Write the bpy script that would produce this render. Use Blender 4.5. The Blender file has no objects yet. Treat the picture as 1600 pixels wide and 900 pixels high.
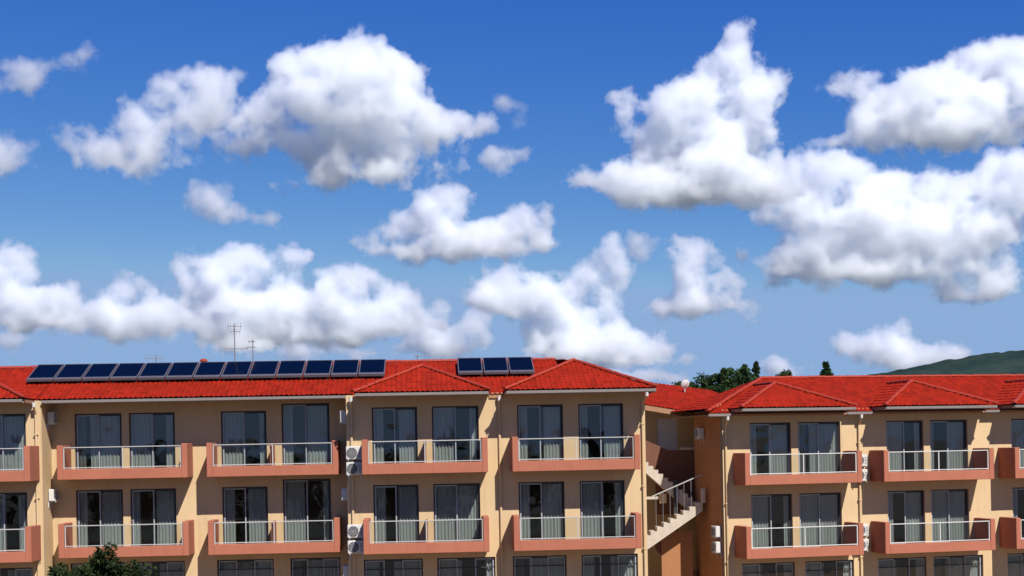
import bpy, bmesh, math, random
import numpy as np
from mathutils import Vector, Matrix, noise

# ------------------------------------------------------------------ camera, sky, sun, exposure
sc = bpy.context.scene
COL = sc.collection
CAM_Y, CAM_Z, F = -54.6, 6.95, 2222.0        # focal length in pixels of a 1600 px wide frame
cam = bpy.data.cameras.new('camera')
cam.sensor_width = 36.0
cam.lens = 36.0 * F / 1600.0
cam.shift_y = (700 - 450) / 1600.0            # level camera, the horizon sits low in the frame
cam.clip_end = 60000
cam_o = bpy.data.objects.new('camera', cam)
COL.objects.link(cam_o)
cam_o.location = (0, CAM_Y, CAM_Z)
cam_o.rotation_euler = (Matrix.Rotation(math.radians(90), 3, 'X') @ Matrix.Rotation(math.radians(-1.09), 3, 'Z')).to_euler()
sc.camera = cam_o

SUN = Vector((0.72, -1.30, 1.55)).normalized()
sun = bpy.data.lights.new('sun', 'SUN')
sun.energy = 5.0
sun.angle = math.radians(0.53)
sun.color = (1.0, 0.945, 0.86)
sun_o = bpy.data.objects.new('sun', sun)
COL.objects.link(sun_o)
sun_o.rotation_euler = SUN.to_track_quat('Z', 'Y').to_euler()

world = bpy.data.worlds.new('World')
sc.world = world
world.use_nodes = True
wn = world.node_tree
wn.nodes.clear()
sky = wn.nodes.new('ShaderNodeTexSky')
sky.sky_type = 'NISHITA'
sky.sun_disc = False
sky.sun_elevation = math.asin(SUN.z)
sky.sun_rotation = math.atan2(SUN.x, SUN.y)
sky.altitude = 6000
sky.air_density = 1.0
sky.dust_density = 0.0
sky.ozone_density = 2.0
# a clear autumn sky seen through a polarising filter: each channel graded by one power curve over the whole sphere
sep = wn.nodes.new('ShaderNodeSeparateColor')
com = wn.nodes.new('ShaderNodeCombineColor')
wn.links.new(sky.outputs[0], sep.inputs[0])
SKY_S = 0.1
EXPO = 2 ** 0.6
for ch, (e, lo, hi, top) in enumerate(((2.05, 0.0823, 0.0409, 0.26), (1.20, 0.144, 0.160, 0.42), (0.38, 0.287, 0.550, 0.69))):
    p = wn.nodes.new('ShaderNodeMath')
    p.operation = 'POWER'
    p.inputs[1].default_value = e
    q = wn.nodes.new('ShaderNodeMath')
    q.operation = 'MULTIPLY'
    q.inputs[1].default_value = hi / (lo / 0.085) ** e / SKY_S / EXPO
    r = wn.nodes.new('ShaderNodeMath')
    r.operation = 'MINIMUM'
    r.inputs[1].default_value = top / SKY_S / EXPO
    wn.links.new(sep.outputs[ch], p.inputs[0])
    wn.links.new(p.outputs[0], q.inputs[0])
    wn.links.new(q.outputs[0], r.inputs[0])
    wn.links.new(r.outputs[0], com.inputs[ch])
bg = wn.nodes.new('ShaderNodeBackground')
bg.inputs['Strength'].default_value = SKY_S
wo = wn.nodes.new('ShaderNodeOutputWorld')
wn.links.new(com.outputs[0], bg.inputs['Color'])
wn.links.new(bg.outputs[0], wo.inputs['Surface'])

sc.view_settings.view_transform = 'Standard'
sc.view_settings.look = 'None'
sc.view_settings.exposure = 0.6
sc.view_settings.gamma = 1.0
sc.view_settings.use_curve_mapping = False
sc.cycles.use_denoising = True
sc.cycles.max_bounces = 16
sc.cycles.diffuse_bounces = 4
sc.cycles.glossy_bounces = 4
sc.cycles.transmission_bounces = 6
sc.cycles.transparent_max_bounces = 16
sc.cycles.volume_bounces = 14
sc.cycles.volume_step_rate = 3.0
# ------------------------------------------------------------------ materials
def new_mat(name):
    m = bpy.data.materials.new(name)
    m.use_nodes = True
    nt = m.node_tree
    return m, nt, nt.nodes['Principled BSDF']

def paint(name, col, rough=0.8, var=0.10, scale=0.9, bump=0.15, bscale=60.0, stain=0.0, metallic=0.0):
    """plaster, paint and metal: colour drifting slowly over the surface, fine relief, optional vertical weather streaks"""
    m, nt, b = new_mat(name)
    L = nt.links.new
    tc = nt.nodes.new('ShaderNodeTexCoord')
    n1 = nt.nodes.new('ShaderNodeTexNoise')
    n1.inputs['Scale'].default_value = scale
    n1.inputs['Detail'].default_value = 5
    n1.inputs['Roughness'].default_value = 0.65
    L(tc.outputs['Object'], n1.inputs['Vector'])
    mr = nt.nodes.new('ShaderNodeMapRange')
    mr.inputs['From Min'].default_value = 0.3
    mr.inputs['From Max'].default_value = 0.7
    mr.inputs['To Min'].default_value = 1 - var
    mr.inputs['To Max'].default_value = 1 + var
    L(n1.outputs['Fac'], mr.inputs['Value'])
    mul = nt.nodes.new('ShaderNodeVectorMath')
    mul.operation = 'SCALE'
    mul.inputs[0].default_value = col
    L(mr.outputs[0], mul.inputs['Scale'])
    src = mul.outputs[0]
    if stain:
        mp = nt.nodes.new('ShaderNodeMapping')
        mp.inputs['Scale'].default_value = (3.2, 3.2, 0.22)
        L(tc.outputs['Object'], mp.inputs['Vector'])
        n2 = nt.nodes.new('ShaderNodeTexNoise')
        n2.inputs['Scale'].default_value = 1.6
        n2.inputs['Detail'].default_value = 4
        L(mp.outputs[0], n2.inputs['Vector'])
        r2 = nt.nodes.new('ShaderNodeMapRange')
        r2.inputs['From Min'].default_value = 0.52
        r2.inputs['From Max'].default_value = 0.75
        r2.inputs['To Min'].default_value = 0.0
        r2.inputs['To Max'].default_value = stain
        L(n2.outputs['Fac'], r2.inputs['Value'])
        mx = nt.nodes.new('ShaderNodeMix')
        mx.data_type = 'RGBA'
        mx.inputs['B'].default_value = (col[0] * 0.55, col[1] * 0.5, col[2] * 0.45, 1)
        L(r2.outputs[0], mx.inputs['Factor'])
        L(src, mx.inputs['A'])
        src = mx.outputs['Result']
    L(src, b.inputs['Base Color'])
    b.inputs['Roughness'].default_value = rough
    b.inputs['Metallic'].default_value = metallic
    b.inputs['Specular IOR Level'].default_value = 0.3
    if bump:
        n3 = nt.nodes.new('ShaderNodeTexNoise')
        n3.inputs['Scale'].default_value = bscale
        n3.inputs['Detail'].default_value = 3
        L(tc.outputs['Object'], n3.inputs['Vector'])
        bp = nt.nodes.new('ShaderNodeBump')
        bp.inputs['Strength'].default_value = bump
        bp.inputs['Distance'].default_value = 0.01
        L(n3.outputs['Fac'], bp.inputs['Height'])
        L(bp.outputs[0], b.inputs['Normal'])
    return m

def glass(name, tint, ior=1.5, rough=0.0, wave=0.02):
    """thin pane: mirror by angle over a clear tinted sheet"""
    m = bpy.data.materials.new(name)
    m.use_nodes = True
    nt = m.node_tree
    nt.nodes.clear()
    L = nt.links.new
    out = nt.nodes.new('ShaderNodeOutputMaterial')
    t = nt.nodes.new('ShaderNodeBsdfTransparent')
    t.inputs[0].default_value = (*tint, 1)
    g = nt.nodes.new('ShaderNodeBsdfGlossy')
    g.inputs['Roughness'].default_value = rough
    f0 = ((ior - 1) / (ior + 1)) ** 2
    lw = nt.nodes.new('ShaderNodeLayerWeight')
    lw.inputs['Blend'].default_value = 0.5
    pw = nt.nodes.new('ShaderNodeMath')
    pw.operation = 'POWER'
    pw.inputs[1].default_value = 5.0
    L(lw.outputs['Facing'], pw.inputs[0])
    fr = nt.nodes.new('ShaderNodeMath')
    fr.operation = 'MULTIPLY_ADD'
    fr.inputs[1].default_value = 1 - f0
    fr.inputs[2].default_value = f0
    L(pw.outputs[0], fr.inputs[0])
    mx = nt.nodes.new('ShaderNodeMixShader')
    tc = nt.nodes.new('ShaderNodeTexCoord')
    nz = nt.nodes.new('ShaderNodeTexNoise')
    nz.inputs['Scale'].default_value = 1.1
    nz.inputs['Detail'].default_value = 1
    L(tc.outputs['Object'], nz.inputs['Vector'])
    bp = nt.nodes.new('ShaderNodeBump')
    bp.inputs['Strength'].default_value = 1.0
    bp.inputs['Distance'].default_value = wave
    L(nz.outputs['Fac'], bp.inputs['Height'])
    L(bp.outputs[0], g.inputs['Normal'])
    L(fr.outputs[0], mx.inputs[0])
    L(t.outputs[0], mx.inputs[1])
    L(g.outputs[0], mx.inputs[2])
    L(mx.outputs[0], out.inputs['Surface'])
    return m

def cloth(name, col):
    m = bpy.data.materials.new(name)
    m.use_nodes = True
    nt = m.node_tree
    nt.nodes.clear()
    L = nt.links.new
    out = nt.nodes.new('ShaderNodeOutputMaterial')
    d = nt.nodes.new('ShaderNodeBsdfDiffuse')
    d.inputs[0].default_value = (*col, 1)
    t = nt.nodes.new('ShaderNodeBsdfTranslucent')
    t.inputs[0].default_value = (*col, 1)
    mx = nt.nodes.new('ShaderNodeMixShader')
    mx.inputs[0].default_value = 0.35
    L(d.outputs[0], mx.inputs[1])
    L(t.outputs[0], mx.inputs[2])
    L(mx.outputs[0], out.inputs['Surface'])
    return m

def tile_mat(name, col):
    m, nt, b = new_mat(name)
    L = nt.links.new
    tc = nt.nodes.new('ShaderNodeTexCoord')
    mp = nt.nodes.new('ShaderNodeMapping')
    mp.inputs['Scale'].default_value = (1 / 0.19, 1 / 0.31, 0.0)
    L(tc.outputs['Object'], mp.inputs['Vector'])
    fl = nt.nodes.new('ShaderNodeVectorMath')
    fl.operation = 'FLOOR'
    L(mp.outputs[0], fl.inputs[0])
    wn_ = nt.nodes.new('ShaderNodeTexWhiteNoise')
    L(fl.outputs[0], wn_.inputs['Vector'])
    n1 = nt.nodes.new('ShaderNodeTexNoise')
    n1.inputs['Scale'].default_value = 0.7
    n1.inputs['Detail'].default_value = 6
    L(tc.outputs['Object'], n1.inputs['Vector'])
    ad = nt.nodes.new('ShaderNodeMath')
    ad.operation = 'ADD'
    L(wn_.outputs['Value'], ad.inputs[0])
    L(n1.outputs['Fac'], ad.inputs[1])
    mr = nt.nodes.new('ShaderNodeMapRange')
    mr.inputs['From Min'].default_value = 0.2
    mr.inputs['From Max'].default_value = 1.7
    mr.inputs['To Min'].default_value = 0.72
    mr.inputs['To Max'].default_value = 1.30
    L(ad.outputs[0], mr.inputs['Value'])
    mul = nt.nodes.new('ShaderNodeVectorMath')
    mul.operation = 'SCALE'
    mul.inputs[0].default_value = col
    L(mr.outputs[0], mul.inputs['Scale'])
    L(mul.outputs[0], b.inputs['Base Color'])
    b.inputs['Roughness'].default_value = 0.75
    b.inputs['Specular IOR Level'].default_value = 0.10
    return m

M = dict(
    wall=paint('cream_render', (0.49, 0.355, 0.205), 0.85, 0.07, 0.5, 0.2, 70, stain=0.22),
    salmon=paint('salmon_render', (0.32, 0.110, 0.066), 0.85, 0.07, 0.8, 0.2, 70, stain=0.16),
    ochre_shaded=paint('shaded_ochre_render', (0.32, 0.145, 0.065), 0.85, 0.1, 0.6, 0.2, 70, stain=0.25),  # orange paint of the end and spine walls, darkened to carry the gap's shade
    shade_brown=paint('shade_brown_render', (0.14, 0.060, 0.038), 0.85, 0.12, 0.8, 0.2, 70, stain=0.2),  # stair parapets and lower flight: deep shade put into a brown colour
    tile=tile_mat('roof_tile', (0.225, 0.0125, 0.0035)),
    cap=paint('ridge_tile', (0.26, 0.026, 0.011), 0.65, 0.22, 2.2, 0.1, 30),
    gutter=paint('painted_gutter', (0.17, 0.145, 0.135), 0.5, 0.06, 2.0, 0.0),
    soffit=paint('soffit_boards', (0.30, 0.16, 0.09), 0.8, 0.1, 2.0, 0.1, 40),
    pframe=paint('panel_frame', (0.085, 0.08, 0.095), 0.5, 0.1, 4.0, 0.0),
    white=paint('white_enamel', (0.50, 0.49, 0.47), 0.45, 0.04, 3.0, 0.0),
    rail=paint('pale_aluminium', (0.36, 0.355, 0.345), 0.4, 0.04, 2.0, 0.0),
    frame=paint('dark_aluminium', (0.035, 0.034, 0.042), 0.45, 0.1, 2.0, 0.0),
    mull=paint('edge_gloss_aluminium', (0.30, 0.31, 0.34), 0.4, 0.1, 2.0, 0.0),  # pale bluish sashes: gloss on their edges put into the colour
    pane=glass('window_glass', (0.62, 0.66, 0.68), 1.8, 0.0, 0.012),
    railglass=glass('railing_glass', (0.80, 0.84, 0.83), 1.5, 0.0, 0.004),
    curtain=cloth('net_curtain', (0.70, 0.71, 0.65)),
    drape=cloth('heavy_curtain', (0.30, 0.29, 0.26)),
    floor=paint('inner_floor', (0.18, 0.13, 0.09), 0.6, 0.1, 1.0, 0.0),
    grey=paint('galvanised_steel', (0.42, 0.43, 0.45), 0.5, 0.1, 4.0, 0.0, metallic=0.0),
    dark=paint('dark_plastic', (0.035, 0.035, 0.038), 0.5, 0.1, 4.0, 0.0),
    aerial=paint('aerial_metal', (0.16, 0.16, 0.18), 0.5, 0.1, 4.0, 0.0),
    shutter=paint('pale_shutter', (0.55, 0.56, 0.60), 0.6, 0.04, 3.0, 0.0),
    stone=paint('pale_stair_stone', (0.44, 0.38, 0.32), 0.8, 0.12, 2.5, 0.15, 40),
)
# collector glass: dark blue absorber under a clear sheet
_m, _nt, _b = new_mat('solar_glass')
_b.inputs['Base Color'].default_value = (0.001, 0.003, 0.010, 1)
_b.inputs['Roughness'].default_value = 0.16
_b.inputs['Specular IOR Level'].default_value = 0.04
M['solar'] = _m

# ------------------------------------------------------------------ mesh helpers
class MB:
    def __init__(s):
        s.v, s.f = [], []
    def quad(s, *p):
        n = len(s.v)
        s.v += [tuple(q) for q in p]
        s.f.append(tuple(range(n, n + len(p))))
        return s
    def box(s, x0, x1, y0, y1, z0, z1):
        n = len(s.v)
        s.v += [(x0, y0, z0), (x1, y0, z0), (x1, y1, z0), (x0, y1, z0), (x0, y0, z1), (x1, y0, z1), (x1, y1, z1), (x0, y1, z1)]
        s.f += [tuple(n + i for i in q) for q in ((0, 3, 2, 1), (4, 5, 6, 7), (0, 1, 5, 4), (1, 2, 6, 5), (2, 3, 7, 6), (3, 0, 4, 7))]
        return s
    def tube(s, p0, p1, r, n=8, r1=None):
        p0, p1 = Vector(p0), Vector(p1)
        r1 = r if r1 is None else r1
        d = (p1 - p0).normalized()
        a = d.orthogonal().normalized()
        b = d.cross(a)
        k = len(s.v)
        for p, rr in ((p0, r), (p1, r1)):
            for i in range(n):
                t = 2 * math.pi * i / n
                s.v.append(tuple(p + a * (rr * math.cos(t)) + b * (rr * math.sin(t))))
        for i in range(n):
            j = (i + 1) % n
            s.f.append((k + i, k + j, k + n + j, k + n + i))
        s.f.append(tuple(k + n - 1 - i for i in range(n)))
        s.f.append(tuple(k + n + i for i in range(n)))
        return s
    def prism(s, pts, y0, y1):
        """outline in (x, z) pushed through y"""
        k, n = len(s.v), len(pts)
        s.v += [(x, y0, z) for x, z in pts] + [(x, y1, z) for x, z in pts]
        for i in range(n):
            j = (i + 1) % n
            s.f.append((k + i, k + j, k + n + j, k + n + i))
        s.f.append(tuple(k + n - 1 - i for i in range(n)))
        s.f.append(tuple(k + n + i for i in range(n)))
        return s
    def mesh(s, name, mat):
        me = bpy.data.meshes.new(name)
        me.from_pydata(s.v, [], s.f)
        me.materials.append(mat)
        me.update()
        return me
    def build(s, name, mat, parent=None, bevel=0.0, smooth=False):
        me = s.mesh(name, mat)
        bm = bmesh.new()
        bm.from_mesh(me)
        if bevel:
            bmesh.ops.bevel(bm, geom=[e for e in bm.edges if e.is_manifold and e.calc_face_angle(0) > 0.6], offset=bevel, segments=1, affect='EDGES', clamp_overlap=True)
        bmesh.ops.recalc_face_normals(bm, faces=bm.faces)
        bm.to_mesh(me)
        bm.free()
        if smooth:
            me.polygons.foreach_set('use_smooth', [True] * len(me.polygons))
        return link(name, me, parent)

def link(name, me, parent=None):
    o = bpy.data.objects.new(name, me)
    COL.objects.link(o)
    if parent is not None:
        o.parent = parent
    return o

def empty(name, parent=None, loc=(0, 0, 0), rz=0.0):
    o = bpy.data.objects.new(name, None)
    COL.objects.link(o)
    if parent is not None:
        o.parent = parent
    o.location = loc
    o.rotation_euler = (0, 0, rz)
    o.empty_display_size = 0.3
    return o

def tag(o, label=None, cat=None, group=None, kind=None):
    for k_, v_ in (('label', label), ('category', cat), ('group', group), ('kind', kind)):
        if v_:
            o[k_] = v_
    return o

class Frame:
    """where a block stands: local x along its front, local y into it"""
    def __init__(s, x, y, z, deg):
        s.o = Vector((x, y, z))
        s.r = math.radians(deg)
    def __call__(s, x, y, z):
        return s.o + Matrix.Rotation(s.r, 3, 'Z') @ Vector((x, y, z))

# ------------------------------------------------------------------ ground
gm, gnt, gb = new_mat('ground_earth_and_grass')
_tc = gnt.nodes.new('ShaderNodeTexCoord')
_n = gnt.nodes.new('ShaderNodeTexNoise')
_n.inputs['Scale'].default_value = 0.08
_n.inputs['Detail'].default_value = 8
_cr = gnt.nodes.new('ShaderNodeValToRGB')
_cr.color_ramp.elements[0].position = 0.38
_cr.color_ramp.elements[0].color = (0.028, 0.038, 0.032, 1)
_cr.color_ramp.elements[1].position = 0.62
_cr.color_ramp.elements[1].color = (0.050, 0.058, 0.056, 1)
gnt.links.new(_tc.outputs['Object'], _n.inputs['Vector'])
gnt.links.new(_n.outputs['Fac'], _cr.inputs['Fac'])
gnt.links.new(_cr.outputs[0], gb.inputs['Base Color'])
gb.inputs['Roughness'].default_value = 0.95
g = MB()
R_ = 30000
g.quad((-R_, -R_, -0.9), (R_, -R_, -0.9), (R_, R_, -0.9), (-R_, R_, -0.9))
tag(g.build('ground', gm), kind='structure')
terr = MB()
terr.quad((-34, -16, -0.896 + 0.09), (40, -16, -0.896 + 0.09), (40, 20, -0.896 + 0.09), (-34, 20, -0.896 + 0.09))
tag(terr.build('unseen_terrace', paint('bounce_paving', (0.21, 0.145, 0.085), 0.85, 0.12, 0.7, 0.1, 20)), kind='structure')  # unseen terrace; warm colour set for bounce light on the shaded walls

# ------------------------------------------------------------------ building pieces
def wall_front(parent, x0, x1, y, z0, z1, holes, th=0.25, mat=None):
    """front wall with real openings and reveals"""
    xs = sorted({x0, x1, *[h[0] for h in holes], *[h[1] for h in holes]})
    zs = sorted({z0, z1, *[h[2] for h in holes], *[h[3] for h in holes]})
    b = MB()
    def hole(x, z):
        return any(h[0] < x < h[1] and h[2] < z < h[3] for h in holes)
    for i in range(len(xs) - 1):
        for j in range(len(zs) - 1):
            if not hole((xs[i] + xs[i + 1]) / 2, (zs[j] + zs[j + 1]) / 2):
                a, c, e, f = xs[i], xs[i + 1], zs[j], zs[j + 1]
                b.quad((a, y, e), (c, y, e), (c, y, f), (a, y, f))
                b.quad((c, y + th, e), (a, y + th, e), (a, y + th, f), (c, y + th, f))
    for h in holes:
        b.quad((h[0], y, h[2]), (h[0], y + th, h[2]), (h[0], y + th, h[3]), (h[0], y, h[3]))
        b.quad((h[1], y + th, h[2]), (h[1], y, h[2]), (h[1], y, h[3]), (h[1], y + th, h[3]))
        b.quad((h[0], y, h[3]), (h[0], y + th, h[3]), (h[1], y + th, h[3]), (h[1], y, h[3]))
        b.quad((h[0], y + th, h[2]), (h[0], y, h[2]), (h[1], y, h[2]), (h[1], y + th, h[2]))
    me = b.mesh('wall', mat or M['wall'])
    return link('wall', me, parent)

RW = random.Random(5)
def curtain_mesh(x0, x1, y, z0, z1, fold=0.13):
    n = max(4, int((x1 - x0) / 0.035))
    b = MB()
    ph = RW.uniform(0, 6)
    pts = []
    for i in range(n + 1):
        x = x0 + (x1 - x0) * i / n
        pts.append((x, y + 0.035 * math.sin(2 * math.pi * x / fold + ph + 0.8 * math.sin(3.1 * x)) + RW.uniform(-0.006, 0.006)))
    for i in range(n):
        (a, ya), (c, yc) = pts[i], pts[i + 1]
        b.quad((a, ya, z0), (c, yc, z0), (c, yc, z1), (a, ya, z1))
    return b

def window(parent, x0, x1, y, z0, z1, n=2, transom=0.0):
    """sliding glazed door: outer frame, sashes with their own pane, net curtain drawn part of the way"""
    w = empty('window', parent)
    t, d = 0.055, 0.09
    yf = y + 0.10
    b = MB().box(x0, x0 + t, yf, yf + d, z0, z1).box(x1 - t, x1, yf, yf + d, z0, z1)
    b.box(x0 + t, x1 - t, yf, yf + d, z1 - t, z1).box(x0 + t, x1 - t, yf, yf + d, z0, z0 + t)
    b.build('frame', M['frame'], w, 0.006)
    a, c = x0 + t, x1 - t
    zt = z1 - t
    if transom:
        MB().box(a, c, yf + 0.01, yf + d - 0.01, zt - transom - 0.04, zt - transom).build('transom', M['frame'], w)
    step = (c - a) / n
    for i in range(n):
        xa, xb = a + step * i - (0.02 if i else 0), a + step * (i + 1) + (0.02 if i < n - 1 else 0)
        ys = yf + 0.012 + 0.036 * (i % 2)
        s = MB()
        st = 0.045
        s.box(xa, xa + st, ys, ys + 0.03, z0 + t, zt).box(xb - st, xb, ys, ys + 0.03, z0 + t, zt)
        s.box(xa + st, xb - st, ys, ys + 0.03, zt - st, zt).box(xa + st, xb - st, ys, ys + 0.03, z0 + t, z0 + t + st)
        s.build('sash', M['mull'] if i % 2 == 0 else M['frame'], w)
        p = MB().quad((xa + st, ys + 0.015, z0 + t + st), (xb - st, ys + 0.015, z0 + t + st), (xb - st, ys + 0.015, zt - st), (xa + st, ys + 0.015, zt - st))
        p.build('pane', M['pane'], w)
    # curtains: left and right widths vary from room to room
    full = c - a
    style = RW.random()
    yc = yf + 0.145
    if style < 0.35:
        spans = [(a, a + full * RW.uniform(0.40, 0.55), 'curtain'), (a + full * RW.uniform(0.78, 0.86), c, 'curtain')]
    elif style < 0.7:
        spans = [(a, a + full * RW.uniform(0.14, 0.25), 'curtain'), (a + full * RW.uniform(0.48, 0.6), c, 'curtain')]
    elif style < 0.88:
        spans = [(a, c, 'curtain')]
    else:
        spans = [(a, a + full * 0.2, 'drape'), (a + full * 0.3, c, 'curtain')]
    for (p, q, k_) in spans:
        curtain_mesh(p, q, yc, z0 + 0.06, z1 + 0.05).build('curtain', M[k_], w)
    return w

def balcony(parent, x0, x1, yf, yw, zb, dividers=(), rail='rail', posts=3):
    """slab with upstand, two solid cheeks, glazed railing between them"""
    bal = empty('balcony', parent)
    ct = 0.22
    MB().box(x0 + ct, x1 - ct, yf + 0.14, yw, zb + 0.004, zb + 0.20).build('floor_slab', M['salmon'], bal)
    MB().box(x0 + ct, x1 - ct, yf, yf + 0.14, zb, zb + 0.40).build('fascia', M['salmon'], bal, 0.012)
    for a in (x0, x1 - ct):
        MB().box(a, a + ct, yf - 0.004, yw, zb - 0.003, zb + 1.31).build('side_parapet', M['salmon'], bal, 0.014)
    a, c = x0 + ct + 0.01, x1 - ct - 0.01
    y = yf + 0.07
    MB().box(a, c, y - 0.03, y + 0.03, zb + 1.20, zb + 1.237).build('handrail', M[rail], bal, 0.008)
    MB().box(a, c, y - 0.018, y + 0.018, zb + 0.43, zb + 0.465).build('bottom_rail', M[rail], bal, 0.005)
    xs = [a + 0.02 + (c - a - 0.04) * i / (posts - 1) for i in range(posts)]
    for x in xs:
        MB().box(x - 0.02, x + 0.02, y - 0.02, y + 0.02, zb + 0.40, zb + 1.195).build('rail_post', M[rail], bal, 0.004)
    for i in range(posts - 1):
        MB().quad((xs[i] + 0.03, y, zb + 0.47), (xs[i + 1] - 0.03, y, zb + 0.47), (xs[i + 1] - 0.03, y, zb + 1.19), (xs[i] + 0.03, y, zb + 1.19)).build('glass_pane', M['railglass'], bal)
    for d in dividers:
        MB().box(d - 0.035, d + 0.035, yf + 0.18, yw, zb + 0.20, zb + 1.22).build('divider', M['salmon'], bal, 0.006)
    return bal

# roof planes: z = za + gx*x + gy*y over a convex outline in (x, y)
def tile_plane(outline, plane, along, clip_above=()):
    za, gx, gy = plane
    e = Vector((along[0], along[1], 0)).normalized()
    s = Vector((gx, gy, 0))
    s = (s - e * s.dot(e)).normalized()                 # uphill, flat
    o = Vector((outline[0][0], outline[0][1], 0))
    us = [(Vector((p[0], p[1], 0)) - o).dot(e) for p in outline]
    ws = [(Vector((p[0], p[1], 0)) - o).dot(s) for p in outline]
    pu, pw = 0.19, 0.31
    u0 = math.floor(min(us) / pu) * pu
    nu = int((max(us) - u0) / pu) + 2
    w0 = min(ws)
    nw = int((max(ws) - w0) / pw) + 2
    prof = [(0.0, 0.0), (0.22, 0.003), (0.40, 0.021), (0.62, 0.031), (0.84, 0.021)]
    vs, fs = [], []
    def put(u, w, h):
        p = o + e * u + s * w
        vs.append((p.x, p.y, za + gx * p.x + gy * p.y + h))
    for r in range(nw):
        k = len(vs)
        lo, hi = 0.034, 0.0
        wa, wb = w0 + r * pw - 0.03, w0 + (r + 1) * pw
        line = []
        for c in range(nu):
            jit = ((c * 7919 + r * 104729) % 101 / 101.0 - 0.5) * 0.016
            for (f, h) in prof:
                line.append((u0 + (c + f) * pu, h, jit))
        m_ = len(line)
        for (u, h, j) in line:
            put(u, wa + j * 0.8, h + lo - 0.034)
        for (u, h, j) in line:
            put(u, wa + j * 0.8, h + lo + j)
        for (u, h, j) in line:
            put(u, wb, h + hi)
        for i in range(m_ - 1):
            fs.append((k + i, k + i + 1, k + m_ + i + 1, k + m_ + i))
            fs.append((k + m_ + i, k + m_ + i + 1, k + 2 * m_ + i + 1, k + 2 * m_ + i))
    me = bpy.data.meshes.new('t')
    me.from_pydata(vs, [], fs)
    bm = bmesh.new()
    bm.from_mesh(me)
    bpy.data.meshes.remove(me)
    cx = sum(p[0] for p in outline) / len(outline)
    cy = sum(p[1] for p in outline) / len(outline)
    for i in range(len(outline)):
        p, q = outline[i], outline[(i + 1) % len(outline)]
        n = Vector((q[1] - p[1], p[0] - q[0], 0))
        if n.length < 1e-6:
            continue
        n.normalize()
        if n.dot(Vector((cx - p[0], cy - p[1], 0))) > 0:
            n = -n
        bmesh.ops.bisect_plane(bm, geom=bm.verts[:] + bm.edges[:] + bm.faces[:], plane_co=(p[0], p[1], 0), plane_no=n, clear_outer=True)
    for (a, b_, c_) in clip_above:                       # drop what lies under another roof plane
        n = Vector((b_, c_, -1)).normalized()
        bmesh.ops.bisect_plane(bm, geom=bm.verts[:] + bm.edges[:] + bm.faces[:], plane_co=(0, 0, a - 0.06), plane_no=n, clear_outer=True)
    return bm

def join_bms(name, bms, mat, parent):
    me = bpy.data.meshes.new(name)
    out = bmesh.new()
    for b in bms:
        t = bpy.data.meshes.new('t')
        b.to_mesh(t)
        b.free()
        out.from_mesh(t)
        bpy.data.meshes.remove(t)
    bmesh.ops.recalc_face_normals(out, faces=[])
    out.to_mesh(me)
    out.free()
    me.materials.append(mat)
    return link(name, me, parent)

def cap_mesh():
    b = MB()
    n, Lc = 6, 0.40
    for (x, r) in ((0.0, 0.100), (Lc, 0.085)):
        for i in range(n + 1):
            t = math.pi * (i / n)
            b.v.append((x, r * math.cos(t), r * 0.8 * math.sin(t)))
    for i in range(n):
        b.f.append((i, i + 1, n + 1 + i + 1, n + 1 + i))
    b.f.append(tuple(range(n, -1, -1)))
    return b.mesh('ridge_tile', M['cap'])
CAP = cap_mesh()
RC = random.Random(9)
def caps(parent, p0, p1):
    p0, p1 = Vector(p0), Vector(p1)
    d = p1 - p0
    n = max(1, int(d.length / 0.365))
    x = d.normalized()
    y = Vector((0, 0, 1)).cross(x).normalized()
    z = x.cross(y)
    rot = Matrix((x, y, z)).transposed().to_4x4()
    for i in range(n):
        o = link('ridge_tile', CAP, parent)
        p = p0 + d * (i / n) + Vector((0, 0, 0.035 + RC.uniform(-0.006, 0.008)))
        o.matrix_local = Matrix.Translation(p) @ rot @ Matrix.Rotation(RC.uniform(-0.03, 0.03), 4, 'Z')

def gutter(parent, x0, x1, y, z):
    b = MB()
    pr = [(-0.07, 0.12), (-0.075, 0.02), (-0.05, -0.01), (0.05, -0.01), (0.05, 0.12), (0.035, 0.12), (0.035, 0.01), (-0.045, 0.01), (-0.058, 0.03), (-0.055, 0.12)]
    k = len(pr)
    for x in (x0, x1):
        b.v += [(x, y + p, z + q) for p, q in pr]
    for i in range(k):
        j = (i + 1) % k
        b.f.append((i, j, k + j, k + i))
    b.f += [tuple(range(k)), tuple(range(2 * k - 1, k - 1, -1))]
    return b.build('gutter', M['gutter'], parent)

def downpipe(parent, x, yw, ye, zt, zb, mat='wall'):
    """white outlet under the gutter, swan neck, pipe painted like the wall"""
    d = empty('downpipe', parent)
    MB().tube((x, ye, zt + 0.02), (x, ye, zt - 0.16), 0.075, 10, 0.06).build('outlet', M['white'], d, smooth=False)
    p = MB().tube((x, ye, zt - 0.16), (x, yw - 0.07, zt - 0.42), 0.045, 8)
    p.tube((x, yw - 0.07, zt - 0.40), (x, yw - 0.07, zb), 0.05, 8)
    p.build('pipe', M[mat], d)
    for z in (zt - 1.2, zt - 3.6, zt - 6.0):
        MB().box(x - 0.075, x + 0.075, yw - 0.13, yw, z, z + 0.04).build('pipe_clip', M[mat], d)
    return d

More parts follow.
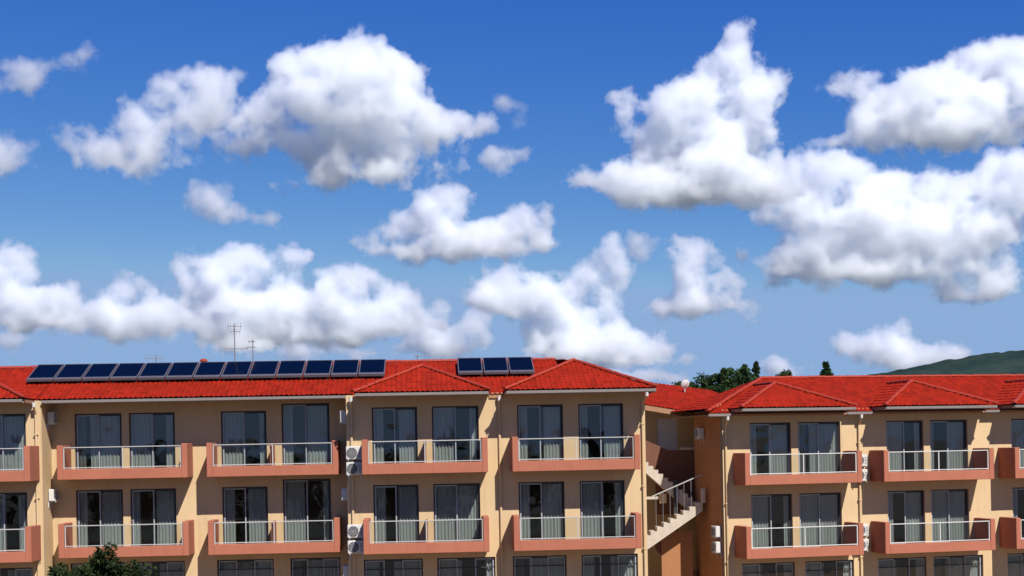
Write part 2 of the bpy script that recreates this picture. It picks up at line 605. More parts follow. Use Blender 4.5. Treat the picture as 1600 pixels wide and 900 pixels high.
def ac_unit(F_, x, y, z, rz, label, w=0.62, h=0.50, d=0.27):
    """outdoor unit of an air conditioner on its brackets; local front faces -y"""
    o = empty('air_conditioner', None, F_(x, y, z), F_.r + rz)
    tag(o, label, 'air conditioner', 'air conditioner units on the outside walls')
    b = MB().box(-w / 2, w / 2, -d, 0, 0, h)
    b.build('casing', M['white'], o, 0.02)
    cx, cz, r = -w * 0.14, h * 0.5, h * 0.40
    gr = MB().tube((cx, -d - 0.012, cz), (cx, -d + 0.001, cz), r, 20)
    grille = gr.build('fan_grille', M['dark'], o)
    rg = MB()
    for rr in (r, r * 0.72, r * 0.44):
        for i in range(20):
            a0, a1 = 2 * math.pi * i / 20, 2 * math.pi * (i + 1) / 20
            rg.tube((cx + rr * math.cos(a0), -d - 0.016, cz + rr * math.sin(a0)), (cx + rr * math.cos(a1), -d - 0.016, cz + rr * math.sin(a1)), 0.006, 4)
    for i in range(8):
        a0 = math.pi * i / 4
        rg.tube((cx, -d - 0.016, cz), (cx + r * math.cos(a0), -d - 0.016, cz + r * math.sin(a0)), 0.005, 4)
    rg.build('guard_wire', M['grey'], grille)
    for i in range(5):
        MB().box(w * 0.26, w * 0.44, -d - 0.006, -d + 0.002, h * (0.2 + 0.13 * i), h * (0.2 + 0.13 * i) + 0.018).build('vent_slot', M['dark'], o)
    for sx in (-1, 1):
        br = MB().box(sx * w * 0.36 - 0.02, sx * w * 0.36 + 0.02, -d - 0.02, 0.03, -0.035, -0.003)
        br.box(sx * w * 0.36 - 0.02, sx * w * 0.36 + 0.02, 0.0, 0.03, -0.25, -0.035)
        br.build('bracket', M['grey'], o)
    return o

MAIN_G = 0.35
def block(name, label, Fr, bays, segs, x_left, x_right, z_eave, ridge_end, main_eaves, dz, depth=8.6, left_hip=None, notch=None):
    """one wing of the hotel"""
    root = empty(name, None, Fr.o, Fr.r)
    tag(root, label, 'building', 'hotel blocks with red tiled roofs')
    # walls with openings
    for (x0, x1, y) in segs:
        holes = []
        for bay in bays:
            if bay['y'] == y and x0 <= bay['x0'] + 0.3 and bay['x1'] <= x1 + 0.3:
                for f in (0, 1, 2):
                    for wi in (bay['low'] if f == 2 else bay['win']):
                        top = (8.60 - 2.97 * f) if f < 2 else 2.79
                        top += (0.26 if len(wi) > 2 else 0) if f < 2 else 0
                        holes.append((wi[0], wi[1], 6.28 - 2.98 * f + dz, top + dz))
        wall_front(root, x0, x1, y, -0.9 - Fr.o.z, z_eave - 0.02, holes)
        for h in holes:
            low = h[2] < 2.0 + dz
            window(root, h[0], h[1], y, h[2], h[3], 3 if low else 2, 0.32 if low else 0.0)
    # returns, end walls and back
    def solid(x0, x1, y0, y1, mt='wall'):
        MB().box(x0, x1, y0, y1, -0.9 - Fr.o.z, z_eave - 0.022).build('wall', M[mt], root)
    ys = sorted(segs)
    for a, b_ in zip(ys, ys[1:]):
        if abs(a[2] - b_[2]) > 0.1:
            y0, y1 = min(a[2], b_[2]), max(a[2], b_[2])
            if a[2] < b_[2]:
                solid(a[1] - 0.25, a[1] - 0.002, y0 + 0.252, y1 + 0.25)
            else:
                solid(b_[0] + 0.002, b_[0] + 0.25, y0 + 0.252, y1 + 0.25)
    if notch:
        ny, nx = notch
        solid(x_left, x_left + 0.25, ys[0][2] + 0.252, ny, 'ochre_shaded')
        solid(x_left + 0.252, x_left + nx, ny - 0.25, ny, 'ochre_shaded')
        solid(x_left + nx - 0.25, x_left + nx, ny + 0.002, depth, 'ochre_shaded')
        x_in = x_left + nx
    else:
        solid(x_left, x_left + 0.25, ys[0][2] + 0.252, depth)
        x_in = x_left
    solid(x_right - 0.25, x_right, ys[-1][2] + 0.252, depth)
    solid(x_in, x_right, depth + 0.002, depth + 0.25)
    for f in range(3):
        MB().box(x_in + 0.3, x_right - 0.3, 1.9, depth - 0.05, 6.06 - 2.98 * f + dz, 6.26 - 2.98 * f + dz).build('floor_slab', M['floor'], root)
        MB().box(x_in + 0.3, x_right - 0.3, 4.6, 4.7, 6.26 - 2.98 * f + dz, 6.26 - 2.98 * f + 2.75 + dz).build('inner_wall', M['floor'], root)
    # balconies
    for bay in bays:
        for f in (0, 1):
            balcony(root, bay['x0'], bay['x1'], bay['y'] - 1.3, bay['y'] - 0.002, 6.06 - 2.98 * f + dz, bay.get('div', ()), 'rail' if dz > -0.1 else 'white', bay.get('posts', 3))
    # roof
    roof = empty('roof', root)
    ze = z_eave
    yr = 4.4
    zr = ze + MAIN_G * (yr - 0.2)
    mp_ = (ze - MAIN_G * 0.2, 0.0, MAIN_G)
    bms = []
    e0, e1 = ridge_end
    for (x0, x1, ye, r0, r1) in main_eaves:
        bms.append(tile_plane([(x0, ye), (x1, ye), (r1, yr), (r0, yr)], mp_, (1, 0)))
    bp_ = (zr + MAIN_G * yr, 0.0, -MAIN_G)
    bms.append(tile_plane([((x_in if notch else x_left) - 0.2, 8.9), (x_right + 0.2, 8.9), (e1, yr), (e0, yr)], bp_, (-1, 0)))
    caps(roof, (max(e0, -26), yr, zr), (e1, yr, zr))
    HG = 0.435
    tops = []
    for (x0, x1, rside, lside) in bays_roofs(bays):
        hw = (x1 - x0) / 2
        xc = (x0 + x1) / 2
        yf = -1.38
        za = ze
        rise = hw * HG
        yb = 0.2 + rise / MAIN_G
        bms.append(tile_plane([(x0, yf), (x1, yf), (xc, yf + hw)], (za - HG * yf, 0, HG), (1, 0)))
        if lside != 'open':
            bms.append(tile_plane([(x0, yf), (xc, yf + hw), (xc, yb), (x0, yb)], (za - HG * x0, HG, 0), (0, -1), [mp_]))
        if rside == 'end':
            bms.append(tile_plane([(x1, yf), (xc, yf + hw), (e1, yr), (x1, 8.9)], (za + HG * x1, -HG, 0), (0, 1)))
        else:
            bms.append(tile_plane([(x1, yf), (xc, yf + hw), (xc, yb), (x1, yb)], (za + HG * x1, -HG, 0), (0, 1), [mp_]))
        caps(roof, (x0 - 0.02, yf - 0.02, za + 0.02), (xc, yf + hw, za + rise))
        caps(roof, (x1 + 0.02, yf - 0.02, za + 0.02), (xc, yf + hw, za + rise))
        if yb > yf + hw:
            caps(roof, (xc, yf + hw, za + rise), (xc, yb, za + rise))
        # soffit, fascia and gutter
        MB().box(x0 + 0.10, x1 - 0.10, yf + 0.16, -0.003, ze - 0.09, ze - 0.04).build('soffit', M['soffit'], roof)
        MB().box(x0 + 0.09, x1 - 0.09, yf + 0.10, yf + 0.157, ze - 0.14, ze - 0.005).build('fascia_board', M['soffit'], roof)
        for sx in (x0 + 0.03, x1 - 0.085):
            MB().box(sx, sx + 0.055, yf + 0.10, 0.4, ze - 0.138, ze - 0.007).build('fascia_board', M['soffit'], roof)
        gutter(roof, x0 + 0.06, x1 - 0.06, yf + 0.03, ze - 0.13)
    if left_hip:
        (hx, hy0, hy1), (tx, ty) = left_hip
        bms.append(tile_plane([(hx, hy0), (tx, ty), (hx, hy1)], (zr - (zr - ze) / (tx - hx) * tx, (zr - ze) / (tx - hx), 0), (0, -1)))
        caps(roof, (hx - 0.02, hy0 - 0.02, ze - 0.10), (tx, ty, zr))
    t = join_bms('roof_tiles', bms, M['tile'], roof)
    t['kind'] = 'stuff'
    return root, roof

def bays_roofs(bays):
    return [(b['r0'], b['r1'], b.get('rside'), b.get('lside')) for b in bays if 'r0' in b]

# ------------------------------------------------------------------ the long block
FL = Frame(0, 0, 0, 3.0)
left_bays = [
    dict(x0=-22.6, x1=-17.86, y=0.0, win=[(-22.3, -20.5), (-20.13, -18.35)], low=[(-22.4, -20.3), (-20.1, -18.2)], r0=-23.4, r1=-18.0),
    dict(x0=-17.30, x1=-12.40, y=1.6, win=[(-16.94, -15.13), (-14.85, -13.08)], low=[(-17.2, -15.1), (-14.8, -12.8)]),
    dict(x0=-11.67, x1=-6.67, y=1.6, win=[(-11.30, -9.53), (-8.94, -7.07, 'tall')], low=[(-11.55, -9.35), (-8.70, -6.75)], div=(-9.25,)),
    dict(x0=-5.68, x1=-0.98, y=0.0, win=[(-5.34, -3.61), (-3.05, -1.26)], low=[(-5.75, -3.50), (-2.95, -0.72)], r0=-5.95, r1=-0.85, div=(-3.32,)),
    dict(x0=-0.06, x1=4.76, y=0.0, win=[(0.22, 1.99), (2.58, 4.32)], low=[(-0.05, 2.02), (2.60, 4.78)], r0=-0.30, r1=5.45, rside='end'),
]
lroot, lroof = block('hotel_block', 'long cream hotel block with solar panels on its red roof', FL, left_bays,
    [(-24.0, -17.83, 0.0), (-17.83, -6.31, 1.6), (-6.31, 5.16, 0.0)], -24.0, 5.16, 9.10, (-26.0, 2.07),
    [(-18.0, -6.05, 0.2, -18.0, -6.05), (-6.05, 5.45, -0.10, -6.05, 2.07), (-24.4, -18.0, -0.1, -24.4, -18.0)], 0.0)
MB().box(-17.80, -6.34, 0.30, 1.597, 9.00, 9.05).build('soffit', M['soffit'], lroof)
MB().box(-17.81, -6.33, 0.235, 0.297, 8.955, 9.09).build('fascia_board', M['soffit'], lroof)
gutter(lroof, -17.79, -6.35, 0.17, 8.965)
MB().box(-0.84, -0.31, -0.06, -0.003, 8.88, 9.0).build('fascia_board', M['soffit'], lroof)
downpipe(lroot, -17.95, 0.0, -0.30, 8.98, -0.8)
downpipe(lroot, -6.12, 0.0, -0.20, 8.98, -0.8)
downpipe(lroot, -0.47, 0.0, -0.16, 8.93, -0.8)
downpipe(lroot, 5.05, 0.0, -1.33, 8.97, -0.8)

# ------------------------------------------------------------------ the lower block
FR = Frame(8.66, 3.9, 0.0, 12.5)
right_bays = [
    dict(x0=0.45, x1=5.57, y=0.0, win=[(1.21, 3.03), (3.34, 5.24)], low=[(0.75, 3.10), (3.55, 5.75)], r0=0.30, r1=5.35),
    dict(x0=6.54, x1=11.57, y=0.0, win=[(7.34, 9.06), (9.36, 11.13)], low=[(6.85, 9.10), (9.40, 11.75)], r0=6.60, r1=11.76),
    dict(x0=12.55, x1=17.6, y=0.0, win=[(13.20, 15.0), (15.3, 17.1)], low=[(12.9, 15.1), (15.4, 17.7)], r0=12.50, r1=17.7),
]
rroot, rroof = block('hotel_block', 'lower cream hotel block with white railings beside the outdoor stairs', FR, right_bays,
    [(0.0, 20.0, 0.0)], 0.0, 20.0, 8.37, (3.6, 24.0),
    [(-0.75, 20.6, -0.35, 3.6, 20.6)], -0.80, left_hip=((-0.75, -0.35, 4.4), (3.6, 4.4)), notch=(3.4, 3.0))
MB().box(-0.66, 20.3, -0.24, -0.003, 8.14, 8.17).build('soffit', M['soffit'], rroof)
MB().box(-0.66, -0.003, 0.0, 4.3, 8.118, 8.158).build('soffit', M['soffit'], rroof)
for (a, c) in ((-0.7, 0.28), (5.40, 6.55), (11.80, 12.45)):
    gutter(rroof, a, c, -0.33, 8.07)
MB().box(-0.70, 20.3, -0.28, -0.243, 8.09, 8.17).build('fascia_board', M['soffit'], rroof)
downpipe(rroot, 6.05, 0.0, -0.33, 8.08, -0.8)
downpipe(rroot, 0.12, 0.0, -0.33, 8.08, -0.8)

# ------------------------------------------------------------------ air conditioner units
for f, nm in ((0, 'under the roof'), (1, 'on the middle floor')):
    for k_, up in ((0, 'upper'), (1, 'lower')):
        ac_unit(FL, -6.02, -0.02, 6.63 - 0.60 * k_ - 2.98 * f, 0, '%s of two white air conditioners beside the pipe of the long block, %s' % (up, ('top floor', 'middle floor')[f]))
        ac_unit(FR, 6.03, -0.02, 5.90 - 0.62 * k_ - 2.92 * f, 0, '%s of two white air conditioners between the white-railed balconies, %s' % (up, ('top floor', 'middle floor')[f]), 0.56)
    ac_unit(FL, -17.80, 1.20, 8.22 - 2.98 * f, math.radians(90), 'air conditioner on the sunlit return wall of the long block, %s' % nm, 0.55, 0.46, 0.25)
    ac_unit(FL, -6.34, 0.75, 8.05 - 2.98 * f, math.radians(-90), 'air conditioner in the shaded recess beside the tall glazed doors, %s' % nm, 0.55, 0.46, 0.24)
ac_unit(FL, -6.34, 0.75, 8.05 - 5.96, math.radians(-90), 'air conditioner in the shaded recess beside the ground floor glazed doors', 0.55, 0.46, 0.24)
ac_unit(FR, -0.02, 2.35, 7.20, math.radians(-90), 'air conditioner high on the shaded end wall by the stairs', 0.55, 0.46, 0.24)
ac_unit(FR, -0.02, 0.55, 3.10, math.radians(-90), 'upper of two air conditioners low on the shaded end wall by the stairs', 0.55, 0.46, 0.24)
ac_unit(FR, -0.02, 0.55, 2.45, math.radians(-90), 'lower of two air conditioners low on the shaded end wall by the stairs', 0.55, 0.46, 0.24)

# ------------------------------------------------------------------ solar collectors
def solar_panel(x0, x1, label, group):
    o = empty('solar_panel', None, FL((x0 + x1) / 2, 2.0, 9.90), FL.r)
    tag(o, label, 'solar panel', group)
    w = (x1 - x0) / 2 - 0.025
    Ln, a = 1.90, math.radians(21.5)
    ca, sa = math.cos(a), math.sin(a)
    def slab(l0, l1, a0, a1, h0, h1):
        b = MB()
        b.box(a0, a1, l0, l1, h0, h1)
        b.v = [(x, y * ca - z * sa, y * sa + z * ca) for x, y, z in b.v]
        return b
    fr = slab(0, Ln, -w, -w + 0.035, 0, 0.09)
    for q in (slab(0, Ln, w - 0.035, w, 0, 0.09), slab(Ln - 0.035, Ln, -w + 0.035, w - 0.035, 0, 0.09)):
        n = len(fr.v)
        fr.v += q.v
        fr.f += [tuple(n + i for i in f_) for f_ in q.f]
    fr.build('frame', M['pframe'], o)
    slab(0, 0.20, -w + 0.035, w - 0.035, 0, 0.092).build('header_pipe_cover', M['pframe'], o)
    slab(0.20, Ln - 0.035, -w + 0.035, w - 0.035, 0.02, 0.075).build('collector_glass', M['solar'], o)
    for sx in (-1, 1):
        MB().tube((sx * (w - 0.1), 0.08, 0.02), (sx * (w - 0.1), 0.10, -0.22), 0.02, 6).build('foot', M['pframe'], o)
        MB().tube((sx * (w - 0.1), (Ln - 0.1) * ca, (Ln - 0.1) * sa), (sx * (w - 0.1), (Ln - 0.1) * ca, (Ln - 0.1) * sa - 0.34), 0.02, 6).build('foot', M['pframe'], o)
    return o
ORD = ['first', 'second', 'third', 'fourth', 'fifth', 'sixth', 'seventh', 'eighth', 'ninth', 'tenth', 'eleventh', 'twelfth', 'thirteenth']
for (xa, xb, n, row, frm) in ((-18.89, -4.87, 13, 'long row of thirteen', 'the short row'), (-2.0, 1.09, 3, 'short row of three', 'the long row')):
    for i in range(n):
        k_ = n - 1 - i if n > 3 else i
        solar_panel(xa + (xb - xa) * i / n, xa + (xb - xa) * (i + 1) / n,
                    'dark blue solar panel of the %s, %s counting from %s' % (row, ORD[k_], frm), row.split(' of ')[0] + ' of solar panels')

# ------------------------------------------------------------------ aerials, vent and dish on the roofs
def aerial(x, y, z0, z1, rz, booms, label):
    o = empty('television_aerial', None, FL(x, y, z0), FL.r + rz)
    tag(o, label, 'aerial')
    MB().tube((0, 0, 0), (0, 0, z1 - z0), 0.022, 6).build('mast', M['aerial'], o)
    for (h, l0, l1, ne, el, vert) in booms:
        b = MB().tube((l0, 0, h), (l1, 0, h), 0.014, 5)
        bo = b.build('boom', M['aerial'], o)
        for i in range(ne):
            xx = l0 + (l1 - l0) * (i + 0.5) / ne
            e = MB()
            if vert:
                e.tube((xx, 0, h - el), (xx, 0, h + el), 0.009, 4)
            else:
                e.tube((xx, -el, h), (xx, el, h + 0.02), 0.009, 4)
            e.build('element', M['aerial'], bo)
    return o
aerial(-11.10, 4.45, 10.45, 12.28, 0.3, [(1.72, -0.30, 0.30, 6, 0.16, True), (1.50, -0.2, 0.25, 4, 0.12, True), (0.80, -0.42, 0.55, 5, 0.10, False)], 'tall thin television aerial on a mast behind the solar panels')
aerial(-10.36, 4.45, 10.45, 11.60, -0.2, [(1.08, -0.20, 0.08, 3, 0.06, True), (0.85, -0.3, 0.1, 3, 0.05, False)], 'shorter thin aerial next to the tall television mast')
aerial(-14.45, 5.2, 10.25, 11.08, 0.2, [(0.72, -0.45, 0.35, 6, 0.15, True)], 'low comb-shaped aerial standing just above the ridge')
aerial(-3.62, 4.6, 10.45, 10.90, 0.2, [(0.40, -0.12, 0.18, 3, 0.08, True)], 'small stub aerial on the ridge between the panel rows')
o = empty('roof_vent', None, FL(-12.4, 4.6, 10.4), FL.r)
tag(o, 'little red terracotta vent standing up behind the solar panels', 'vent')
MB().tube((0, 0, 0), (0, 0, 0.36), 0.12, 12).build('pipe', M['cap'], o)
MB().tube((0, 0, 0.36), (0, 0, 0.46), 0.19, 12, 0.10).build('cowl', M['cap'], o)
# ------------------------------------------------------------------ rear wing, outdoor stairs between the blocks
FW = Frame(0, 0, 0, 0)
wing = empty('rear_wing', None, (0, 0, 0))
tag(wing, 'cream rear wing with a pale shuttered door under a red lean-to roof', 'building')
wall_front(wing, 5.2, 9.6, 9.6, -0.9, 8.75, [(6.57, 7.47, 6.3, 8.14)])
MB().box(6.57, 7.47, 9.66, 9.70, 6.3, 8.14).build('shutter_door', M['shutter'], wing)
for i in range(15):
    z = 6.36 + i * 0.115
    MB().box(6.62, 7.42, 9.642, 9.658, z, z + 0.085).build('shutter_slat', M['shutter'], wing)
MB().box(5.2, 9.6, 13.0, 13.2, -0.9, 8.75).build('wall', M['wall'], wing)
MB().box(9.4, 9.6, 9.852, 12.998, -0.9, 8.75).build('wall', M['wall'], wing)
wr = empty('roof', wing)
pl = (8.72 + 0.184 * 5.99 - 0.299 * 7.9, -0.184, 0.299)
outl = [(5.6, 7.9), (8.75, 7.9), (10.2, 11.6), (9.4, 12.6), (5.6, 11.9)]
tl = join_bms('roof_tiles', [tile_plane(outl, pl, (1, 0.1))], M['tile'], wr)
tl['kind'] = 'stuff'
b = MB()
def wz(x, y, d):
    return (x, y, pl[0] + pl[1] * x + pl[2] * y - d)
b.quad(wz(5.6, 7.95, 0.06), wz(8.7, 7.95, 0.06), wz(9.3, 11.39, 0.06), wz(5.6, 11.39, 0.06))
b.build('soffit', M['soffit'], wr)
b = MB()
b.quad(wz(5.6, 7.92, 0.24), wz(8.74, 7.92, 0.24), wz(8.74, 7.92, 0.02), wz(5.6, 7.92, 0.02))
b.quad(wz(5.6, 7.96, 0.24), wz(5.6, 7.96, 0.02), wz(8.74, 7.96, 0.02), wz(8.74, 7.96, 0.24))
b.quad(wz(5.6, 7.92, 0.24), wz(5.6, 7.96, 0.24), wz(8.74, 7.96, 0.24), wz(8.74, 7.92, 0.24))
b.build('fascia_board', M['soffit'], wr)
for i in range(9):
    x = 5.8 + i * 0.34
    p, q = wz(x, 8.0, 0.10), wz(x, 11.3, 0.10)
    MB().tube(p, q, 0.045, 4).build('rafter', M['soffit'], wr)

SX, SY, SZ = 6.0, 5.6, -0.8
st = empty('outdoor_staircase', None, (SX, SY, SZ))
tag(st, 'pale stone dog-leg staircase climbing outdoors between the two hotel blocks', 'staircase')
def flight(x0, z0, x1, z1, y0, y1, n, mat):
    """saw-toothed flight; the side shows treads and a sloping underside"""
    top, bot = [], []
    dx, dz = (x1 - x0) / n, (z1 - z0) / n
    pts = [(x0 - SX, z0 - SZ)]
    for i in range(n):
        pts.append((x0 + dx * i - SX, z0 + dz * (i + 1) - SZ))
        pts.append((x0 + dx * (i + 1) - SX, z0 + dz * (i + 1) - SZ))
    pts.append((x1 - SX, z1 - 0.36 - SZ))
    pts.append((x0 + dx * 0.9 - SX, z0 - 0.36 - SZ))
    pts.append((x0 - SX, z0 - 0.30 - SZ))
    return MB().prism(pts, y0 - SY, y1 - SY).build('flight', M[mat], st)
def sbox(nm, x0, x1, y0, y1, z0, z1, mat, bev=0.0):
    return MB().box(x0 - SX, x1 - SX, y0 - SY, y1 - SY, z0 - SZ, z1 - SZ).build(nm, M[mat], st, bev)
flight(5.25, 2.80, 8.02, 4.49, 5.6, 6.6, 10, 'stone')
flight(7.75, 4.49, 5.45, 6.40, 6.72, 7.72, 11, 'stone')
flight(8.05, 1.10, 6.2, 2.75, 6.72, 7.72, 10, 'shade_brown')
sbox('landing', 7.752, 8.0, 5.602, 7.72, 4.27, 4.486, 'stone', 0.01)
sbox('landing', 5.2, 5.9, 6.62, 7.75, 2.55, 2.77, 'stone', 0.01)
sbox('spine_wall', 6.35, 7.70, 6.61, 6.71, -0.8, 3.25, 'ochre_shaded')
sbox('rear_parapet', 6.30, 8.30, 8.10, 8.25, 3.9, 6.72, 'shade_brown')
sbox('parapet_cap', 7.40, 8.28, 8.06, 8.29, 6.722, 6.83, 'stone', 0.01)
MB().prism([(5.3 - SX, 5.9 - SZ), (6.29 - SX, 5.9 - SZ), (6.9 - SX, 6.72 - SZ), (5.3 - SX, 7.45 - SZ)], 8.04 - SY, 8.09 - SY).build('sloping_parapet', M['shade_brown'], st)
sbox('newel_post', 7.96, 8.14, 5.56, 5.74, 4.48, 5.10, 'stone', 0.015)
MB().tube((5.9 - SX, 5.65 - SY, 4.78 - SZ), (8.0 - SX, 5.65 - SY, 5.66 - SZ), 0.028, 6).build('handrail', M['rail'], st)
for i in range(7):
    x = 6.05 + i * 0.30
    zt = 4.78 + (x - 5.9) * 0.419
    zb_ = 2.80 + (x - 5.25) * 0.61 + 0.12
    MB().tube((x - SX, 5.65 - SY, zb_ - SZ), (x - SX, 5.65 - SY, zt - SZ), 0.012, 5).build('baluster', M['aerial'], st)
sbox('stair_post', 6.92, 7.08, 6.60, 6.716, 3.252, 5.45, 'dark')
sbox('ledge', 5.3, 6.5, 6.62, 6.70, 4.62, 4.74, 'stone', 0.008)
sbox('ledge_block', 6.30, 6.60, 6.52, 6.618, 4.45, 4.86, 'wall', 0.01)

# satellite dish on the lean-to roof
o = empty('satellite_dish', None, (8.05, 11.2, 9.35))
tag(o, 'small white satellite dish on the red lean-to roof in front of the pines', 'satellite dish')
b = MB()
NR, NA = 5, 20
for i in range(NR + 1):
    r = 0.22 * i / NR
    for j in range(NA):
        a = 2 * math.pi * j / NA
        b.v.append((r * math.cos(a), 0.35 * r * r / 0.3 - 0.1, r * math.sin(a)))
for i in range(NR):
    for j in range(NA):
        k_ = (j + 1) % NA
        b.f.append((i * NA + j, i * NA + k_, (i + 1) * NA + k_, (i + 1) * NA + j))
d = b.build('reflector', M['white'], o, smooth=True)
d.location = (0, 0, 0.42)
d.rotation_euler = (0.35, 0, 0.4)
MB().tube((0, 0.05, -0.15), (0, 0.05, 0.42), 0.025, 6).build('mast', M['grey'], o)
MB().tube((0, 0.0, 0.25), (0.1, -0.35, 0.45), 0.012, 5).build('feed_arm', M['grey'], o)

# ------------------------------------------------------------------ vegetation
def leaf_mat(name, c0, c1, trans=0.25):
    m = bpy.data.materials.new(name)
    m.use_nodes = True
    nt = m.node_tree
    nt.nodes.clear()
    L = nt.links.new
    out = nt.nodes.new('ShaderNodeOutputMaterial')
    geo = nt.nodes.new('ShaderNodeNewGeometry')
    cr = nt.nodes.new('ShaderNodeValToRGB')
    cr.color_ramp.elements[0].color = (*c0, 1)
    cr.color_ramp.elements[1].color = (*c1, 1)
    L(geo.outputs['Random Per Island'], cr.inputs['Fac'])
    d = nt.nodes.new('ShaderNodeBsdfDiffuse')
    t = nt.nodes.new('ShaderNodeBsdfTranslucent')
    mx = nt.nodes.new('ShaderNodeMixShader')
    mx.inputs[0].default_value = trans
    L(cr.outputs[0], d.inputs[0])
    L(cr.outputs[0], t.inputs[0])
    L(d.outputs[0], mx.inputs[1])
    L(t.outputs[0], mx.inputs[2])
    L(mx.outputs[0], out.inputs['Surface'])
    return m
PINE = leaf_mat('pine_needles', (0.012, 0.026, 0.012), (0.045, 0.075, 0.026), 0.15)
OLIVE = leaf_mat('small_dark_leaves', (0.012, 0.021, 0.009), (0.042, 0.060, 0.024), 0.2)
FARW = leaf_mat('distant_leaves', (0.010, 0.020, 0.010), (0.030, 0.050, 0.020), 0.1)
BARK = paint('bark', (0.09, 0.065, 0.045), 0.9, 0.3, 6.0, 0.6, 12)

def leaves(rng, clumps, per, size, flat=0.6):
    """many small leaf-shaped faces spread through clumps (x, y, z, r)"""
    N = len(clumps) * per
    c = np.repeat(np.array(clumps, dtype=np.float64), per, axis=0)
    d = rng.normal(size=(N, 3))
    d /= np.linalg.norm(d, axis=1)[:, None]
    rad = c[:, 3] * rng.random(N) ** 0.45
    p = c[:, :3] + d * rad[:, None] * np.array([1, 1, flat])
    a = rng.normal(size=(N, 3))
    a /= np.linalg.norm(a, axis=1)[:, None]
    b = np.cross(a, rng.normal(size=(N, 3)))
    b /= np.linalg.norm(b, axis=1)[:, None]
    s = size * rng.uniform(0.6, 1.3, N)[:, None]
    v = np.stack([p - a * s, p + b * s * 0.42, p + a * s, p - b * s * 0.42], axis=1).reshape(-1, 3)
    f = np.arange(4 * N).reshape(N, 4)
    return v, f

def mesh_np(name, v, f, mat):
    me = bpy.data.meshes.new(name)
    me.from_pydata(v.tolist(), [], f.tolist())
    me.materials.append(mat)
    return me

def limb(b, p, q, r0, r1, rnd, n=4):
    p, q = Vector(p), Vector(q)
    prev = p
    for i in range(n):
        t = (i + 1) / n
        nx = p.lerp(q, t) + Vector((rnd.uniform(-1, 1), rnd.uniform(-1, 1), 0)) * (0.06 * (q - p).length * (1 - t))
        b.tube(prev, nx, r0 + (r1 - r0) * i / n, 7, r0 + (r1 - r0) * t)
        prev = nx

def pine(x, y, zb, h, w, label, seed, pointed=True):
    rng = np.random.default_rng(seed)
    rnd = random.Random(seed)
    o = empty('pine_tree', None, (x, y, zb))
    tag(o, label, 'tree', 'pines behind the hotel')
    b = MB()
    limb(b, (0, 0, -0.2), (rnd.uniform(-0.2, 0.2), 0, h * 0.96), 0.22, 0.04, rnd, 6)
    clumps = []
    nlev = 26 if pointed else 15
    for i in range(nlev):
        t = (i / (nlev - 1)) ** (0.65 if pointed else 1.0)
        z = h * (0.30 + 0.68 * t)
        r = w * ((1 - t) ** 0.8 + 0.05) * rnd.uniform(0.75, 1.15) if pointed else w * math.sin(math.pi * (0.18 + 0.70 * t)) * rnd.uniform(0.75, 1.1)
        nb = max(4, int(9 * (1 - t) + 4))
        for j in range(nb):
            a = rnd.uniform(0, 2 * math.pi)
            rr = r * rnd.uniform(0.45, 1.0)
            q = (rr * math.cos(a), rr * math.sin(a), z + rnd.uniform(-0.25, 0.35))
            if j % 2 == 0:
                limb(b, (0, 0, z - 0.25), q, 0.05, 0.015, rnd, 2)
            clumps.append((*q, 0.42 * w * rnd.uniform(0.55, 1.0) * (1.15 - (0.88 if pointed else 0.55) * t)))
    b.build('trunk', BARK, o)
    v, f = leaves(rng, clumps, 75 if pointed else 110, 0.17, 0.8)
    link('crown', mesh_np('crown', v, f, PINE), o)
    return o

PINES = [(14.6, 70, 12.3, 2.2), (15.8, 74, 13.2, 2.8), (17.1, 71, 13.4, 2.6), (17.8, 77, 13.9, 2.8), (18.7, 72, 13.9, 2.6), (19.6, 76, 14.6, 2.7),
         (20.6, 72, 14.3, 2.6), (21.3, 75, 15.0, 2.1), (22.0, 73, 15.1, 1.7), (16.4, 80, 13.4, 3.0), (20.2, 81, 14.7, 3.0)]
for i, (x, y, h, w) in enumerate(PINES):
    lab = 'dark green pine rising behind the lean-to roof, one of a dense stand'
    if i == 0:
        lab = 'lowest dark pine of the stand, right behind the white satellite dish'
    elif i == 8:
        lab = 'slim pointed pine ending the dense stand beside the lower block\'s ridge'
    pine(x, y, -0.9, h, w, lab, 100 + i, i in (2, 5, 7, 8))
pine(24.7, 74, -0.9, 14.05, 2.1, 'round-topped pine just showing above the lower block\'s ridge', 140, False)
pine(28.7, 75, -0.9, 15.0, 2.3, 'pointed pine standing alone above the lower block\'s ridge', 141, True)

# round leafy tree in front of the long block
rng = np.random.default_rng(7)
rnd = random.Random(7)
tr = empty('leafy_tree', None, (-13.0, -11.0, -0.806))
tag(tr, 'dark leafy tree whose crown hides the foot of the long block', 'tree')
b = MB()
limb(b, (0, 0, 0), (0.1, 0, 2.3), 0.20, 0.13, rnd, 4)
cl = []
for i in range(170):
    a = rnd.uniform(0, 2 * math.pi)
    t = rnd.random() ** 0.6
    el = math.asin(rnd.uniform(-0.5, 1.0))
    rr = 0.95 * t + 0.05
    q = (2.25 * rr * math.cos(a) * math.cos(el), 1.9 * rr * math.sin(a) * math.cos(el), 3.05 + 1.75 * rr * math.sin(el))
    lumpy = 0.85 + 0.35 * noise.noise(Vector(q) * 0.9)
    q = (q[0] * lumpy + 0.25, q[1] * lumpy, 3.05 + (q[2] - 3.05) * lumpy)
    cl.append((*q, rnd.uniform(0.18, 0.40)))
    if i % 8 == 0:
        limb(b, (0.1, 0, 2.2), q, 0.06, 0.012, rnd, 3)
for (dx, dz) in ((0.35, 4.75), (0.6, 4.85), (0.2, 4.6), (-0.9, 4.3), (1.3, 4.3)):
    cl.append((dx, 0, dz, 0.28))
b.build('trunk', BARK, tr)
v, f = leaves(rng, cl, 90, 0.085, 0.85)
link('crown', mesh_np('crown', v, f, OLIVE), tr)

